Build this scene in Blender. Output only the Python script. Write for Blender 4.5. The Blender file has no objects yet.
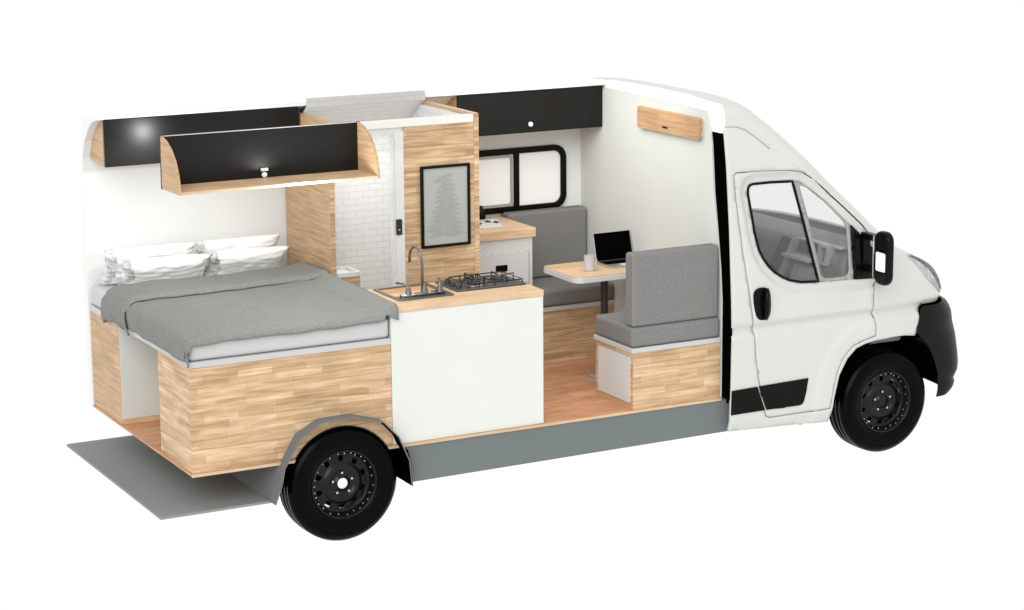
import bpy, bmesh, math, random
from mathutils import Vector, Matrix, noise
from mathutils.geometry import delaunay_2d_cdt
random.seed(7)
PI = math.pi
S = bpy.context.scene
C = S.collection

# ---------------------------------------------------------------- camera
cam_d = bpy.data.cameras.new("camera"); cam = bpy.data.objects.new("camera", cam_d); C.objects.link(cam)
R_ = Vector((0.8834785, -0.46842059, -0.00691957)); U_ = Vector((0.10434509, 0.18236073, 0.97767922)); F_ = Vector((0.45670323, 0.8644806, -0.20998917))
M = Matrix((R_, U_, -F_)).transposed().to_4x4(); M.translation = Vector((-5.2935, -13.1619, 4.3045)); cam.matrix_world = M
cam_d.sensor_fit = 'HORIZONTAL'; cam_d.sensor_width = 36; cam_d.lens = 36 * 2284.55 / 1024
cam_d.clip_end = 500
S.camera = cam
S.render.resolution_x = 1024; S.render.resolution_y = 610

# ---------------------------------------------------------------- light
W = bpy.data.worlds.new("World"); S.world = W; W.use_nodes = True
W.node_tree.nodes['Background'].inputs[0].default_value = (1, 1, 1, 1)
W.node_tree.nodes['Background'].inputs[1].default_value = 1.02
def lamp(name, kind, loc, energy, **k):
    d = bpy.data.lights.new(name, kind); d.energy = energy
    for a, b in k.items(): setattr(d, a, b)
    o = bpy.data.objects.new(name, d); C.objects.link(o); o.location = loc
    return o
sun = lamp('sun', 'SUN', (0, -5, 6), 1.5, angle=math.radians(40), color=(1, 1, .985))
sun.rotation_euler = Vector((0.58, 0.74, -0.52)).to_track_quat('-Z', 'Y').to_euler()
lamp('ceiling_spot', 'POINT', (-.45, 0.0, 2.28), 12, shadow_soft_size=.03)
lamp('shower_fill', 'AREA', (.88, .35, 2.28), 5, size=.5)  # added fill that brightens the tiles, no real fixture
lamp('dinette_fill', 'AREA', (2.0, .05, 2.55), 8, size=1.1)  # added soft fill for benches and floor, no real fixture
lamp('cabinet_spot', 'POINT', (-.18, -1.02, 2.16), 13, shadow_soft_size=.03)
S.view_settings.view_transform = 'Standard'; S.view_settings.look = 'None'; S.view_settings.exposure = 0; S.view_settings.gamma = 1

# ---------------------------------------------------------------- materials
def mat(name, col, rough=.5, spec=.3, metal=0, noise_amt=0, noise_scale=40, bump=0, bump_scale=200, coat=0):
    m = bpy.data.materials.new(name); m.use_nodes = True; nt = m.node_tree; b = nt.nodes['Principled BSDF']
    b.inputs['Base Color'].default_value = (*col, 1); b.inputs['Roughness'].default_value = rough
    b.inputs['Specular IOR Level'].default_value = spec; b.inputs['Metallic'].default_value = metal
    b.inputs['Coat Weight'].default_value = coat
    tc = nt.nodes.new('ShaderNodeTexCoord')
    if noise_amt:
        n = nt.nodes.new('ShaderNodeTexNoise'); n.inputs['Scale'].default_value = noise_scale; n.inputs['Detail'].default_value = 4
        nt.links.new(tc.outputs['Object'], n.inputs['Vector'])
        r = nt.nodes.new('ShaderNodeValToRGB'); r.color_ramp.elements[0].position = .35; r.color_ramp.elements[1].position = .65
        r.color_ramp.elements[0].color = (*[c * (1 - noise_amt) for c in col], 1); r.color_ramp.elements[1].color = (*[min(1, c * (1 + noise_amt)) for c in col], 1)
        nt.links.new(n.outputs[0], r.inputs[0]); nt.links.new(r.outputs[0], b.inputs['Base Color'])
    if bump:
        n = nt.nodes.new('ShaderNodeTexNoise'); n.inputs['Scale'].default_value = bump_scale; n.inputs['Detail'].default_value = 3
        nt.links.new(tc.outputs['Object'], n.inputs['Vector'])
        bp = nt.nodes.new('ShaderNodeBump'); bp.inputs['Strength'].default_value = bump; bp.inputs['Distance'].default_value = .004
        nt.links.new(n.outputs[0], bp.inputs['Height']); nt.links.new(bp.outputs[0], b.inputs['Normal'])
    return m
def wood(name, c1, c2, bw=.30, bh=.041, grain=.22, rough=.45, big=.12):
    m = bpy.data.materials.new(name); m.use_nodes = True; nt = m.node_tree; b = nt.nodes['Principled BSDF']; L = nt.links.new
    b.inputs['Roughness'].default_value = rough; b.inputs['Specular IOR Level'].default_value = .2
    uv = nt.nodes.new('ShaderNodeUVMap')
    # slight wobble so the staves do not line up perfectly
    br = nt.nodes.new('ShaderNodeTexBrick'); L(uv.outputs[0], br.inputs['Vector'])
    br.inputs['Scale'].default_value = 1; br.inputs['Mortar Size'].default_value = .0008 if bh < .2 else .0; br.inputs['Mortar Smooth'].default_value = .5
    br.inputs['Brick Width'].default_value = bw; br.inputs['Row Height'].default_value = bh
    br.offset = .37; br.offset_frequency = 2; br.squash = .72; br.squash_frequency = 3
    br.inputs['Color1'].default_value = (*c1, 1); br.inputs['Color2'].default_value = (*c2, 1)
    br.inputs['Mortar'].default_value = (*[c * .72 for c in c1], 1)
    mp = nt.nodes.new('ShaderNodeMapping'); mp.inputs['Scale'].default_value = (3.2, 55, 1); L(uv.outputs[0], mp.inputs[0])
    n = nt.nodes.new('ShaderNodeTexNoise'); n.inputs['Scale'].default_value = 1; n.inputs['Detail'].default_value = 6; n.inputs['Distortion'].default_value = .6; L(mp.outputs[0], n.inputs['Vector'])
    r = nt.nodes.new('ShaderNodeValToRGB'); r.color_ramp.elements[0].position = .3; r.color_ramp.elements[1].position = .68
    r.color_ramp.elements[0].color = (1 - grain * 1.6, 1 - grain * 1.9, 1 - grain * 2.2, 1); r.color_ramp.elements[1].color = (1.08, 1.07, 1.05, 1); L(n.outputs[0], r.inputs[0])
    mx = nt.nodes.new('ShaderNodeMix'); mx.data_type = 'RGBA'; mx.blend_type = 'MULTIPLY'; mx.inputs[0].default_value = 1
    L(br.outputs[0], mx.inputs[6]); L(r.outputs[0], mx.inputs[7])
    n2 = nt.nodes.new('ShaderNodeTexNoise'); n2.inputs['Scale'].default_value = 5; n2.inputs['Detail'].default_value = 3; L(uv.outputs[0], n2.inputs['Vector'])
    r2 = nt.nodes.new('ShaderNodeValToRGB'); r2.color_ramp.elements[0].position = .35; r2.color_ramp.elements[1].position = .65
    r2.color_ramp.elements[0].color = (1 - big, 1 - big, 1 - big, 1); L(n2.outputs[0], r2.inputs[0])
    mx2 = nt.nodes.new('ShaderNodeMix'); mx2.data_type = 'RGBA'; mx2.blend_type = 'MULTIPLY'; mx2.inputs[0].default_value = 1
    L(mx.outputs[2], mx2.inputs[6]); L(r2.outputs[0], mx2.inputs[7]); L(mx2.outputs[2], b.inputs['Base Color'])
    return m
def tile(name, c, g, bw=.1, bh=.045):
    m = bpy.data.materials.new(name); m.use_nodes = True; nt = m.node_tree; b = nt.nodes['Principled BSDF']; L = nt.links.new
    b.inputs['Roughness'].default_value = .3
    uv = nt.nodes.new('ShaderNodeUVMap'); br = nt.nodes.new('ShaderNodeTexBrick'); L(uv.outputs[0], br.inputs['Vector'])
    br.inputs['Scale'].default_value = 1; br.inputs['Mortar Size'].default_value = .0022; br.inputs['Mortar Smooth'].default_value = .3
    br.inputs['Brick Width'].default_value = bw; br.inputs['Row Height'].default_value = bh; br.offset = .5
    br.inputs['Color1'].default_value = (*c, 1); br.inputs['Color2'].default_value = (*[x * .97 for x in c], 1); br.inputs['Mortar'].default_value = (*g, 1)
    L(br.outputs[0], b.inputs['Base Color'])
    bp = nt.nodes.new('ShaderNodeBump'); bp.inputs['Strength'].default_value = .3; bp.inputs['Distance'].default_value = .002; bp.invert = True
    L(br.outputs[1], bp.inputs['Height']); L(bp.outputs[0], b.inputs['Normal'])
    return m
def glass(name, tint, gloss=.08):
    m = bpy.data.materials.new(name); m.use_nodes = True; nt = m.node_tree; nt.nodes.clear(); L = nt.links.new
    o = nt.nodes.new('ShaderNodeOutputMaterial'); t = nt.nodes.new('ShaderNodeBsdfTransparent'); t.inputs[0].default_value = (*tint, 1)
    g = nt.nodes.new('ShaderNodeBsdfGlossy'); g.inputs['Roughness'].default_value = .05
    d = nt.nodes.new('ShaderNodeBsdfDiffuse'); d.inputs[0].default_value = (.8, .8, .8, 1)
    mx = nt.nodes.new('ShaderNodeMixShader'); mx.inputs[0].default_value = gloss; L(t.outputs[0], mx.inputs[1]); L(g.outputs[0], mx.inputs[2])
    mx2 = nt.nodes.new('ShaderNodeMixShader'); mx2.inputs[0].default_value = .06; L(mx.outputs[0], mx2.inputs[1]); L(d.outputs[0], mx2.inputs[2])  # pale diffuse share put in as haze to brighten the panes
    L(mx2.outputs[0], o.inputs[0]); return m
K = dict(
    paint=mat('white_van_paint', (.575, .585, .55), .3, .3, noise_amt=.012, noise_scale=3),
    wall=mat('white_wall_panel', (.74, .755, .74), .6, .15, noise_amt=.01, noise_scale=4),
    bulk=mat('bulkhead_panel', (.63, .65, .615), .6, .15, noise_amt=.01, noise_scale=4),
    cream=mat('cream_board', (.74, .74, .70), .5, .2, noise_amt=.02, noise_scale=25),
    bright=mat('bright_white', (.66, .685, .645), .4, .3, noise_amt=.004, noise_scale=5),
    lining=mat('white_lining', (.97, .97, .97), .6, .2, noise_amt=.004, noise_scale=5),
    rim_white=mat('white_edging', (.51, .515, .51), .4, .2, noise_amt=.01, noise_scale=20),
    lgrey=mat('light_grey_laminate', (.62, .625, .615), .45, .3, noise_amt=.02, noise_scale=60),
    jamb=mat('grey_jamb', (.66, .67, .655), .45, .3, noise_amt=.01, noise_scale=30),
    mgrey=mat('mid_grey_plastic', (.34, .34, .335), .5, .3, noise_amt=.03, noise_scale=20),
    dashl=mat('light_dash_trim', (.38, .38, .375), .5, .2, noise_amt=.03, noise_scale=40),
    dash=mat('grey_dashboard', (.21, .21, .21), .6, .2, noise_amt=.12, noise_scale=60),
    tray=mat('grey_tray', (.24, .265, .262), .7, .1, noise_amt=.015, noise_scale=3),
    under=mat('grey_underbody', (.155, .174, .174), .7, .1, noise_amt=.015, noise_scale=3),
    under2=mat('grey_arch', (.155, .16, .16), .7, .1, noise_amt=.015, noise_scale=3),
    black=mat('black_laminate', (.010, .010, .009), .26, .18, noise_amt=.05, noise_scale=20),
    bplastic=mat('black_plastic', (.0025, .0025, .0022), .28, .13, noise_amt=.1, noise_scale=60),
    bumper=mat('bumper_plastic', (.004, .0038, .0035), .42, .16, noise_amt=.1, noise_scale=60, bump=.15),
    flat=mat('black_void_shade', (.0015, .0015, .0015), .9, 0, noise_amt=.1),
    tyre=mat('tyre_rubber', (.0008, .0008, .0008), .26, .07, noise_amt=.2, noise_scale=30),
    rim=mat('black_steel_wheel', (.004, .004, .004), .28, .25, noise_amt=.2, noise_scale=50),
    lug=mat('bright_metal', (.6, .6, .6), .25, .5, 1, noise_amt=.1),
    cap=mat('pale_hub_cap', (.8, .8, .79), .5, .3, noise_amt=.05),
    steel=mat('dark_steel', (.16, .16, .155), .3, .5, .7, noise_amt=.15, noise_scale=150),
    steel2=mat('chrome', (.32, .32, .31), .18, .5, 1, noise_amt=.1, noise_scale=50),
    hob=mat('hob_plate', (.075, .078, .08), .3, .4, .3, noise_amt=.2, noise_scale=120),
    iron=mat('cast_iron', (.012, .012, .012), .4, .4, noise_amt=.2, noise_scale=80),
    basin=mat('copper_basin', (.82, .50, .27), .55, .2, 0, noise_amt=.03, noise_scale=30),
    fabric=mat('grey_upholstery', (.205, .203, .195), .95, .05, noise_amt=.16, noise_scale=170, bump=.3, bump_scale=400),
    fabric2=mat('seam_piping', (.16, .158, .15), .95, .05, noise_amt=.1, noise_scale=120),
    duvet=mat('grey_duvet', (.222, .226, .212), .95, .05, noise_amt=.08, noise_scale=60, bump=.45, bump_scale=90),
    linen=mat('white_linen', (.86, .87, .85), .9, .05, noise_amt=.01, noise_scale=20, bump=.3, bump_scale=60),
    pend=mat('crease_shaded_pillow_end', (.60, .60, .59), .9, .05, noise_amt=.42, noise_scale=15, bump=.4, bump_scale=50),  # grey mottling paints the shade of creases at the pillow end
    matt=mat('mattress_ticking', (.51, .525, .51), .9, .05, noise_amt=.02, noise_scale=80, bump=.2, bump_scale=150),
    oakL=wood('light_oak_staves', (.57, .385, .225), (.77, .57, .375)),
    oakE=wood('oak_end_panel', (.55, .37, .22), (.60, .42, .26), bw=1.4, bh=.24, grain=.17),
    oakT=wood('oak_worktop', (.66, .46, .28), (.72, .53, .35), bw=.7, bh=.07, grain=.1),
    oakS=wood('shower_cladding', (.56, .38, .22), (.77, .57, .37), bw=.42, bh=.026, grain=.25),
    floor=wood('red_plank_floor', (.66, .32, .175), (.78, .43, .255), bw=1.2, bh=.13, grain=.2),
    tile=tile('white_metro_tile', (.76, .765, .76), (.59, .595, .60)),
    pane=mat('frosted_pane', (.90, .91, .89), .25, .3, noise_amt=.006, noise_scale=3),
    art=mat('grey_print_ground', (.39, .40, .375), .5, .2, noise_amt=.04, noise_scale=200),
    art2=mat('grey_print_tree', (.325, .33, .31), .5, .2, noise_amt=.05, noise_scale=200),
    ceram=mat('grey_ceramic', (.52, .53, .53), .2, .5, noise_amt=.02),
    lamp_grey=mat('headlight_lens', (.42, .43, .44), .12, .6, .2, noise_amt=.25, noise_scale=25),
    silver=mat('silver_edge', (.5, .5, .5), .3, .5, .6, noise_amt=.03),
    glass=glass('hazed_cab_glass', (.97, .97, .98), .03),
    wind=glass('windscreen_glass', (.99, .99, .99), .03),
    mirrorg=mat('mirror_glass', (.95, .95, .95), .05, .5, 1, noise_amt=.002),
)

# ---------------------------------------------------------------- helpers
def world_loc(o):
    v = Vector((0, 0, 0))
    while o: v += o.location; o = o.parent
    return v
def uvbox(bm, off=(0, 0), swap=False):
    lay = bm.loops.layers.uv.verify()
    for f in bm.faces:
        n = f.normal; a = [abs(n.x), abs(n.y), abs(n.z)].index(max(abs(n.x), abs(n.y), abs(n.z)))
        for l in f.loops:
            c = l.vert.co
            u, v = ((c.y, c.z), (c.x, c.z), (c.x, c.y))[a]
            if swap: u, v = v, u
            l[lay].uv = (u + off[0], v + off[1])
def put(name, bm, m, parent=None, smooth=False, bevel=0, solid=0, off=None, swap=False, sub=0, seg=2, mats=None):
    bm.normal_update()
    uvbox(bm, off or (random.uniform(0, 9), random.uniform(0, 9)), swap)
    me = bpy.data.meshes.new(name); w = world_loc(parent)
    bmesh.ops.translate(bm, vec=-w, verts=bm.verts)
    bm.to_mesh(me); bm.free()
    o = bpy.data.objects.new(name, me); C.objects.link(o)
    if parent: o.parent = parent
    me.materials.append(m)
    for x in (mats or []): me.materials.append(x)
    if smooth:
        for p in me.polygons: p.use_smooth = True
    if solid:
        s = o.modifiers.new('solid', 'SOLIDIFY'); s.thickness = solid; s.offset = -1
    if sub:
        s = o.modifiers.new('sub', 'SUBSURF'); s.levels = sub; s.render_levels = sub
    if bevel:
        b = o.modifiers.new('bevel', 'BEVEL'); b.width = bevel; b.segments = seg; b.limit_method = 'ANGLE'; b.angle_limit = math.radians(40)
        if bevel > .012:
            for p in me.polygons: p.use_smooth = True
            w_ = o.modifiers.new('wn', 'WEIGHTED_NORMAL'); w_.keep_sharp = True
    return o
def box(x0, x1, y0, y1, z0, z1, bm=None):
    bm = bm or bmesh.new()
    v = [bm.verts.new((x, y, z)) for x in sorted((x0, x1)) for y in sorted((y0, y1)) for z in sorted((z0, z1))]
    for q in ((0, 1, 3, 2), (4, 6, 7, 5), (0, 4, 5, 1), (2, 3, 7, 6), (0, 2, 6, 4), (1, 5, 7, 3)): bm.faces.new([v[i] for i in q])
    return bm
def prism(poly, axis, a0, a1, bm=None):
    """poly: 2D points in the two other axes (in xyz order); extruded along axis a0..a1"""
    bm = bm or bmesh.new()
    def P(p, a):
        c = list(p); c.insert('xyz'.index(axis), a); return c
    A = [bm.verts.new(P(p, a0)) for p in poly]; B = [bm.verts.new(P(p, a1)) for p in poly]; n = len(poly)
    bm.faces.new(A); bm.faces.new(B[::-1])
    for i in range(n): bm.faces.new((A[i], B[i], B[(i + 1) % n], A[(i + 1) % n]))
    bmesh.ops.recalc_face_normals(bm, faces=bm.faces)
    return bm
def ring(outer, inner, axis, a0, a1, bm=None):
    bm = bm or bmesh.new()
    def P(p, a):
        c = list(p); c.insert('xyz'.index(axis), a); return c
    n = len(outer)
    V = [[bm.verts.new(P(p, a)) for p in poly] for poly in (outer, inner) for a in (a0, a1)]
    o0, o1, i0, i1 = V
    for i in range(n):
        j = (i + 1) % n
        bm.faces.new((o0[i], o0[j], o1[j], o1[i])); bm.faces.new((i0[i], i1[i], i1[j], i0[j]))
        bm.faces.new((o0[i], i0[i], i0[j], o0[j])); bm.faces.new((o1[i], o1[j], i1[j], i1[i]))
    bmesh.ops.recalc_face_normals(bm, faces=bm.faces)
    return bm
def rrect(x0, x1, z0, z1, r, n=6):
    pts = []
    for cx, cz, a in ((x1 - r, z1 - r, 0), (x0 + r, z1 - r, 90), (x0 + r, z0 + r, 180), (x1 - r, z0 + r, 270)):
        for i in range(n + 1):
            t = math.radians(a + 90 * i / n); pts.append((cx + r * math.cos(t), cz + r * math.sin(t)))
    return pts
def tube(pts, r, closed=False, n=8, bm=None, radii=None):
    bm = bm or bmesh.new(); pts = [Vector(p) for p in pts]; N = len(pts); rings = []
    up = Vector((0, 0, 1)); prev = None
    for i, p in enumerate(pts):
        a = pts[(i - 1) % N] if (i > 0 or closed) else p; b = pts[(i + 1) % N] if (i < N - 1 or closed) else p
        t = (b - a).normalized()
        if prev is None:
            s = t.cross(up)
            if s.length < .1: s = t.cross(Vector((0, 1, 0)))
            s.normalize()
        else: s = (prev - t * prev.dot(t)).normalized()
        prev = s; q = t.cross(s); rr = radii[i] if radii else r
        rings.append([bm.verts.new(p + (s * math.cos(2 * PI * k / n) + q * math.sin(2 * PI * k / n)) * rr) for k in range(n)])
    for i in range(N if closed else N - 1):
        A, B = rings[i], rings[(i + 1) % N]
        for k in range(n): bm.faces.new((A[k], A[(k + 1) % n], B[(k + 1) % n], B[k]))
    if not closed: bm.faces.new(rings[0][::-1]); bm.faces.new(rings[-1])
    bmesh.ops.recalc_face_normals(bm, faces=bm.faces)
    return bm
def lathe(prof, c, axis='z', seg=40, bm=None, skip=None):
    """prof: (radius, along-axis)"""
    bm = bm or bmesh.new(); rows = []
    def P(r, h, t):
        a, b = r * math.cos(t), r * math.sin(t)
        return Vector(c) + Vector({'z': (a, b, h), 'y': (a, h, b), 'x': (h, a, b)}[axis])
    for r, h in prof:
        rows.append([bm.verts.new(P(r, h, 2 * PI * k / seg)) for k in range(seg)] if r > 1e-6 else [bm.verts.new(P(0, h, 0))])
    for i in range(len(prof) - 1):
        A, B = rows[i], rows[i + 1]
        for k in range(seg):
            if skip and skip(i, k): continue
            j = (k + 1) % seg
            if len(A) == 1 and len(B) == 1: continue
            if len(A) == 1: bm.faces.new((A[0], B[k], B[j]))
            elif len(B) == 1: bm.faces.new((A[k], A[j], B[0]))
            else: bm.faces.new((A[k], A[j], B[j], B[k]))
    bmesh.ops.recalc_face_normals(bm, faces=bm.faces)
    return bm
def thing(name, label, cat, loc, group=None):
    o = bpy.data.objects.new(name, None); C.objects.link(o); o.location = loc; o.empty_display_size = .1
    o['label'] = label; o['category'] = cat
    if group: o['group'] = group
    return o
def tag(o, label, cat, group=None):
    o['label'] = label; o['category'] = cat
    if group: o['group'] = group
    return o
def inside(p, poly):
    x, y = p; c = False; n = len(poly)
    for i in range(n):
        x0, y0 = poly[i]; x1, y1 = poly[(i + 1) % n]
        if (y0 > y) != (y1 > y) and x < (x1 - x0) * (y - y0) / (y1 - y0) + x0: c = not c
    return c
def pdist(p, poly, closed=True):
    best = 9
    P = Vector(p); n = len(poly)
    for i in range(n if closed else n - 1):
        a = Vector(poly[i]); b = Vector(poly[(i + 1) % n]); d = b - a; t = max(0, min(1, (P - a).dot(d) / max(1e-12, d.dot(d))))
        best = min(best, (P - a - d * t).length)
    return best
def dens(poly, step=.03, closed=True):
    out = []; n = len(poly)
    for i in range(n if closed else n - 1):
        a, b = Vector(poly[i]), Vector(poly[(i + 1) % n]); k = max(1, round((b - a).length / step))
        out += [tuple(a + (b - a) * j / k) for j in range(k)]
    if not closed: out.append(poly[-1])
    return out
def chaikin(poly, it=2, keep=()):
    for _ in range(it):
        o = []; n = len(poly)
        for i in range(n):
            a, b = Vector(poly[i]), Vector(poly[(i + 1) % n]); o += [tuple(a * .75 + b * .25), tuple(a * .25 + b * .75)]
        poly = o
    return poly
def offset(poly, d):
    n = len(poly); area = sum(poly[i][0] * poly[(i + 1) % n][1] - poly[(i + 1) % n][0] * poly[i][1] for i in range(n)); s = 1 if area > 0 else -1
    out = []
    for i in range(n):
        a, b, c = (Vector(poly[(i + k) % n]) for k in (-1, 0, 1)); t1 = (b - a).normalized(); t2 = (c - b).normalized()
        nn = Vector((t1.y + t2.y, -t1.x - t2.x)) * s
        if nn.length < 1e-6: nn = Vector((t1.y, -t1.x)) * s
        nn.normalize(); k = max(.5, nn.dot(Vector((t1.y, -t1.x)) * s)); out.append(tuple(b + nn * d / k))
    return out
def sheet(outer, holes, yf, side=-1, grid=.035, step=.03):
    """a panel cut from the xz plane and pushed out to y = side*yf(x,z)"""
    loops = [dens(outer, step)] + [dens(h, step) for h in holes]
    V, E = [], []
    for lp in loops:
        s = len(V); V += [Vector(p) for p in lp]; E += [(s + i, s + (i + 1) % len(lp)) for i in range(len(lp))]
    xs = [p[0] for p in outer]; zs = [p[1] for p in outer]
    x = min(xs)
    while x < max(xs):
        z = min(zs)
        while z < max(zs):
            if inside((x, z), outer) and not any(inside((x, z), h) for h in holes) and all(pdist((x, z), l) > grid * .45 for l in [outer] + holes): V.append(Vector((x, z)))
            z += grid
        x += grid
    if grid < .04:
        for z in (.955, 1.0, 1.045):
            if not min(zs) < z < max(zs): continue
            V = [p for i, p in enumerate(V) if i < len(loops[0]) + sum(len(l) for l in loops[1:]) or abs(p.y - z) > .008]; x = min(xs)
            while x < max(xs):
                if inside((x, z), outer) and not any(inside((x, z), h) for h in holes) and all(pdist((x, z), l) > .008 for l in [outer] + holes): V.append(Vector((x, z)))
                x += .018
    vo, eo, fo, _, _, _ = delaunay_2d_cdt(V, E, [], 0, 1e-6)
    bm = bmesh.new(); bv = [bm.verts.new((v.x, side * yf(v.x, v.y), v.y)) for v in vo]
    for f in fo:
        c = sum((vo[i] for i in f), Vector((0, 0))) / len(f)
        if inside(c, outer) and not any(inside(c, h) for h in holes):
            try: bm.faces.new([bv[i] for i in f])
            except ValueError: pass
    for v in [v for v in bm.verts if not v.link_faces]: bm.verts.remove(v)
    bm.normal_update()
    for f in bm.faces:
        if f.normal.y * side < 0: f.normal_flip()
    return bm

FL = .544; YN = -.922; YW = .935; XR = -.9535; XB = 2.717
# ================================================================ THE VAN
van = thing('camper_van', 'white high roof camper van cut open along its side, black bumper and steel wheels', 'camper van', (0, 0, 0))
# floor, skirt, tray
fb = box(XR, XB, -.600, YW, FL - .014, FL); box(XR, -.296, -.935, -.600, FL - .014, FL, fb); box(.296, XB, -.935, -.600, FL - .014, FL, fb)
put('floor', fb, K['floor'], van)
fe = box(XR - .004, -.296, -.939, -.9355, FL - .016, FL + .001); box(.296, XB, -.939, -.9355, FL - .016, FL + .001, fe)
put('floor_edge', fe, K['oakT'], van)
arch = [(-.472, .31), (-.43, .42), (-.407, .525), (-.299, .702), (-.154, .779), (.055, .782), (.247, .726), (.346, .621), (.417, .462), (.431, .30)]
und = prism([(XR, .325), (-.445, .325), (-.42, .5), (-.40, .529), (XR, .529)], 'y', -.93, -.915)
und.free()
put('well_panel', prism([(-.470, .312), (-.410, .529), (-.402, .529), (-.462, .312)], 'y', -1.010, .89), K['under2'], van)
put('well_panel', prism([(.428, .297), (.413, .462), (.396, .529), (.404, .529), (.421, .463), (.436, .297)], 'y', -1.008, -.5), K['flat'], van)
put('side_skirt', prism([(.431, .295), (2.80, .31), (2.80, .529), (.40, .529), (.42, .46)], 'y', -.93, -.915), K['under'], van)
put('rear_tray', box(-1.15, -.44, -.915, .91, .295, .31), K['tray'], van)
put('underbody', box(-.44, 2.72, -.70, .70, .32, .36), K['under'], van)
ao = arch; ai = offset(arch, -.008)
def arch_bm(side, pts, y0, y1, th):
    bm = bmesh.new(); inn = []
    n = len(pts)
    for i, p in enumerate(pts):
        a = Vector(pts[max(0, i - 1)]); b = Vector(pts[min(n - 1, i + 1)]); t = (b - a).normalized(); nn = Vector((t.y, -t.x)); inn.append(tuple(Vector(p) + nn * th))
    R = []
    for (p, q) in zip(pts, inn): R.append([bm.verts.new((p[0], y0 * side, p[1])), bm.verts.new((p[0] - .02 * 0, y1 * side, p[1] - .0)), bm.verts.new((q[0], y1 * side, q[1])), bm.verts.new((q[0], y0 * side, q[1]))])
    for i in range(n - 1):
        for k in range(4): bm.faces.new((R[i][k], R[i][(k + 1) % 4], R[i + 1][(k + 1) % 4], R[i + 1][k])).material_index = 1 if k == 2 else 0
    bm.faces.new(R[0]); bm.faces.new(R[-1][::-1]); bmesh.ops.recalc_face_normals(bm, faces=bm.faces)
    return bm
put('wheel_arch', arch_bm(-1, arch, .915, 1.012, .008), K['under2'], van, mats=[K['flat']])
put('wheel_arch', arch_bm(1, arch, .935, 1.012, .008), K['under2'], van, mats=[K['flat']])

# far wall with its curved shoulder
sec = [(.935, FL - .014), (.935, 2.06), (.915, 2.18), (.86, 2.29), (.77, 2.38), (.69, 2.43), (.60, 2.455), (.60, 2.470), (.75, 2.458), (.893, 2.428), (.938, 2.17), (.99, 1.75), (1.02, 1.4), (1.015, .9), (1.0, FL - .014)]
put('side_wall', prism(sec, 'x', -.9535, 2.735), K['wall'], van)
# window in the far wall
wf = thing
o_ = rrect(1.36, 2.587, 1.555, 2.012, .095, 8); i_ = rrect(1.402, 2.545, 1.597, 1.970, .06, 8)
fw = put('wall_window', ring(o_, i_, 'y', .905, .9345), K['bplastic'], van, bevel=.006)
put('glass_pane', prism(i_, 'y', .926, .932), K['pane'], fw)
put('mullion', box(2.165, 2.205, .903, .93, 1.59, 1.975), K['bplastic'], fw, bevel=.004)
put('inner_sash', ring(rrect(1.402, 2.16, 1.600, 1.967, .03), rrect(1.42, 2.142, 1.618, 1.949, .02), 'y', .91, .927), K['mgrey'], fw)
# bulkhead
bulk = [(YW, FL), (-.920, FL), (-.918, 1.2), (-.896, 1.42), (-.862, 1.63), (-.815, 1.90), (-.785, 2.204), (-.768, 2.285), (-.746, 2.36), (-.724, 2.416), (-.1, 2.432), (.575, 2.437), (.66, 2.41), (.80, 2.32), (.90, 2.19), (.935, 2.06)]
put('bulkhead', prism(bulk, 'x', XB, XB + .012), K['bulk'], van)
# body section ring behind the bulkhead: black pillar below, white roof lining above
ow = [(.28, .985), (.40, 1.010), (.612, 1.018), (.98, 1.022), (1.21, 1.012), (1.67, .977), (2.08, .932), (2.28, .897), (2.36, .885), (2.6, .83)]
def interp(T, z):
    if z <= T[0][0]: return T[0][1]
    for (a, b), (c, d) in zip(T, T[1:]):
        if z <= c: return b + (d - b) * (z - a) / (c - a)
    return T[-1][1]
pill = [(-.88, .545), (-interp(ow, .545) + .012, .545)] + [(-interp(ow, z) + .012, z) for z in (.7, .98, 1.21, 1.67, 2.08, 2.285)] + [(-.72, 2.285), (-.76, 2.18), (-.78, 1.85), (-.82, 1.6), (-.86, 1.3)]
put('pillar_trim', prism(pill, 'x', XB + .014, XB + .03), K['flat'], van)
put('pillar_trim', prism([(-y, z) for y, z in pill], 'x', XB + .014, XB + .03), K['flat'], van)
lin = [(-.88, 2.287), (-.895, 2.36), (-.885, 2.43), (-.85, 2.470), (-.48, 2.496), (-.1, 2.500), (.1, 2.500), (.48, 2.496), (.85, 2.470), (.885, 2.43), (.895, 2.36), (.88, 2.287)]
put('roof_lining', prism(lin, 'x', XB + .0145, XB + .030), K['lining'], van)

# ---------------------------------------------------------------- cab shell
union = [(2.906, 1.885), (2.910, 1.920), (2.925, 1.941), (2.955, 1.949), (3.09, 1.950), (3.269, 1.942), (3.33, 1.930), (3.42, 1.868), (3.54, 1.775), (3.67, 1.655), (3.80, 1.538), (3.895, 1.44), (3.905, 1.39), (3.92, 1.235), (3.746, 1.243), (3.58, 1.246), (3.454, 1.252), (3.309, 1.262), (3.22, 1.283), (3.164, 1.308), (3.10, 1.348), (3.052, 1.393), (3.008, 1.452), (2.975, 1.514), (2.945, 1.63), (2.922, 1.784)]
door = [(2.795, 2.015), (2.81, 2.028), (3.0, 2.024), (3.22, 2.012), (3.33, 1.992), (3.43, 1.93), (3.649, 1.738), (3.80, 1.602), (3.935, 1.465), (3.955, 1.40), (3.95, 1.26), (3.93, 1.225), (3.885, 1.19), (3.872, 1.14), (3.875, 1.0), (3.885, .853), (3.80, .835), (3.70, .805), (3.625, .735), (3.575, .64), (3.545, .50), (3.53, .39), (3.40, .385), (3.06, .385), (3.025, .40), (2.987, .51), (2.934, .788), (2.915, .993), (2.888, 1.196), (2.835, 1.533), (2.80, 1.864)]
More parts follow.
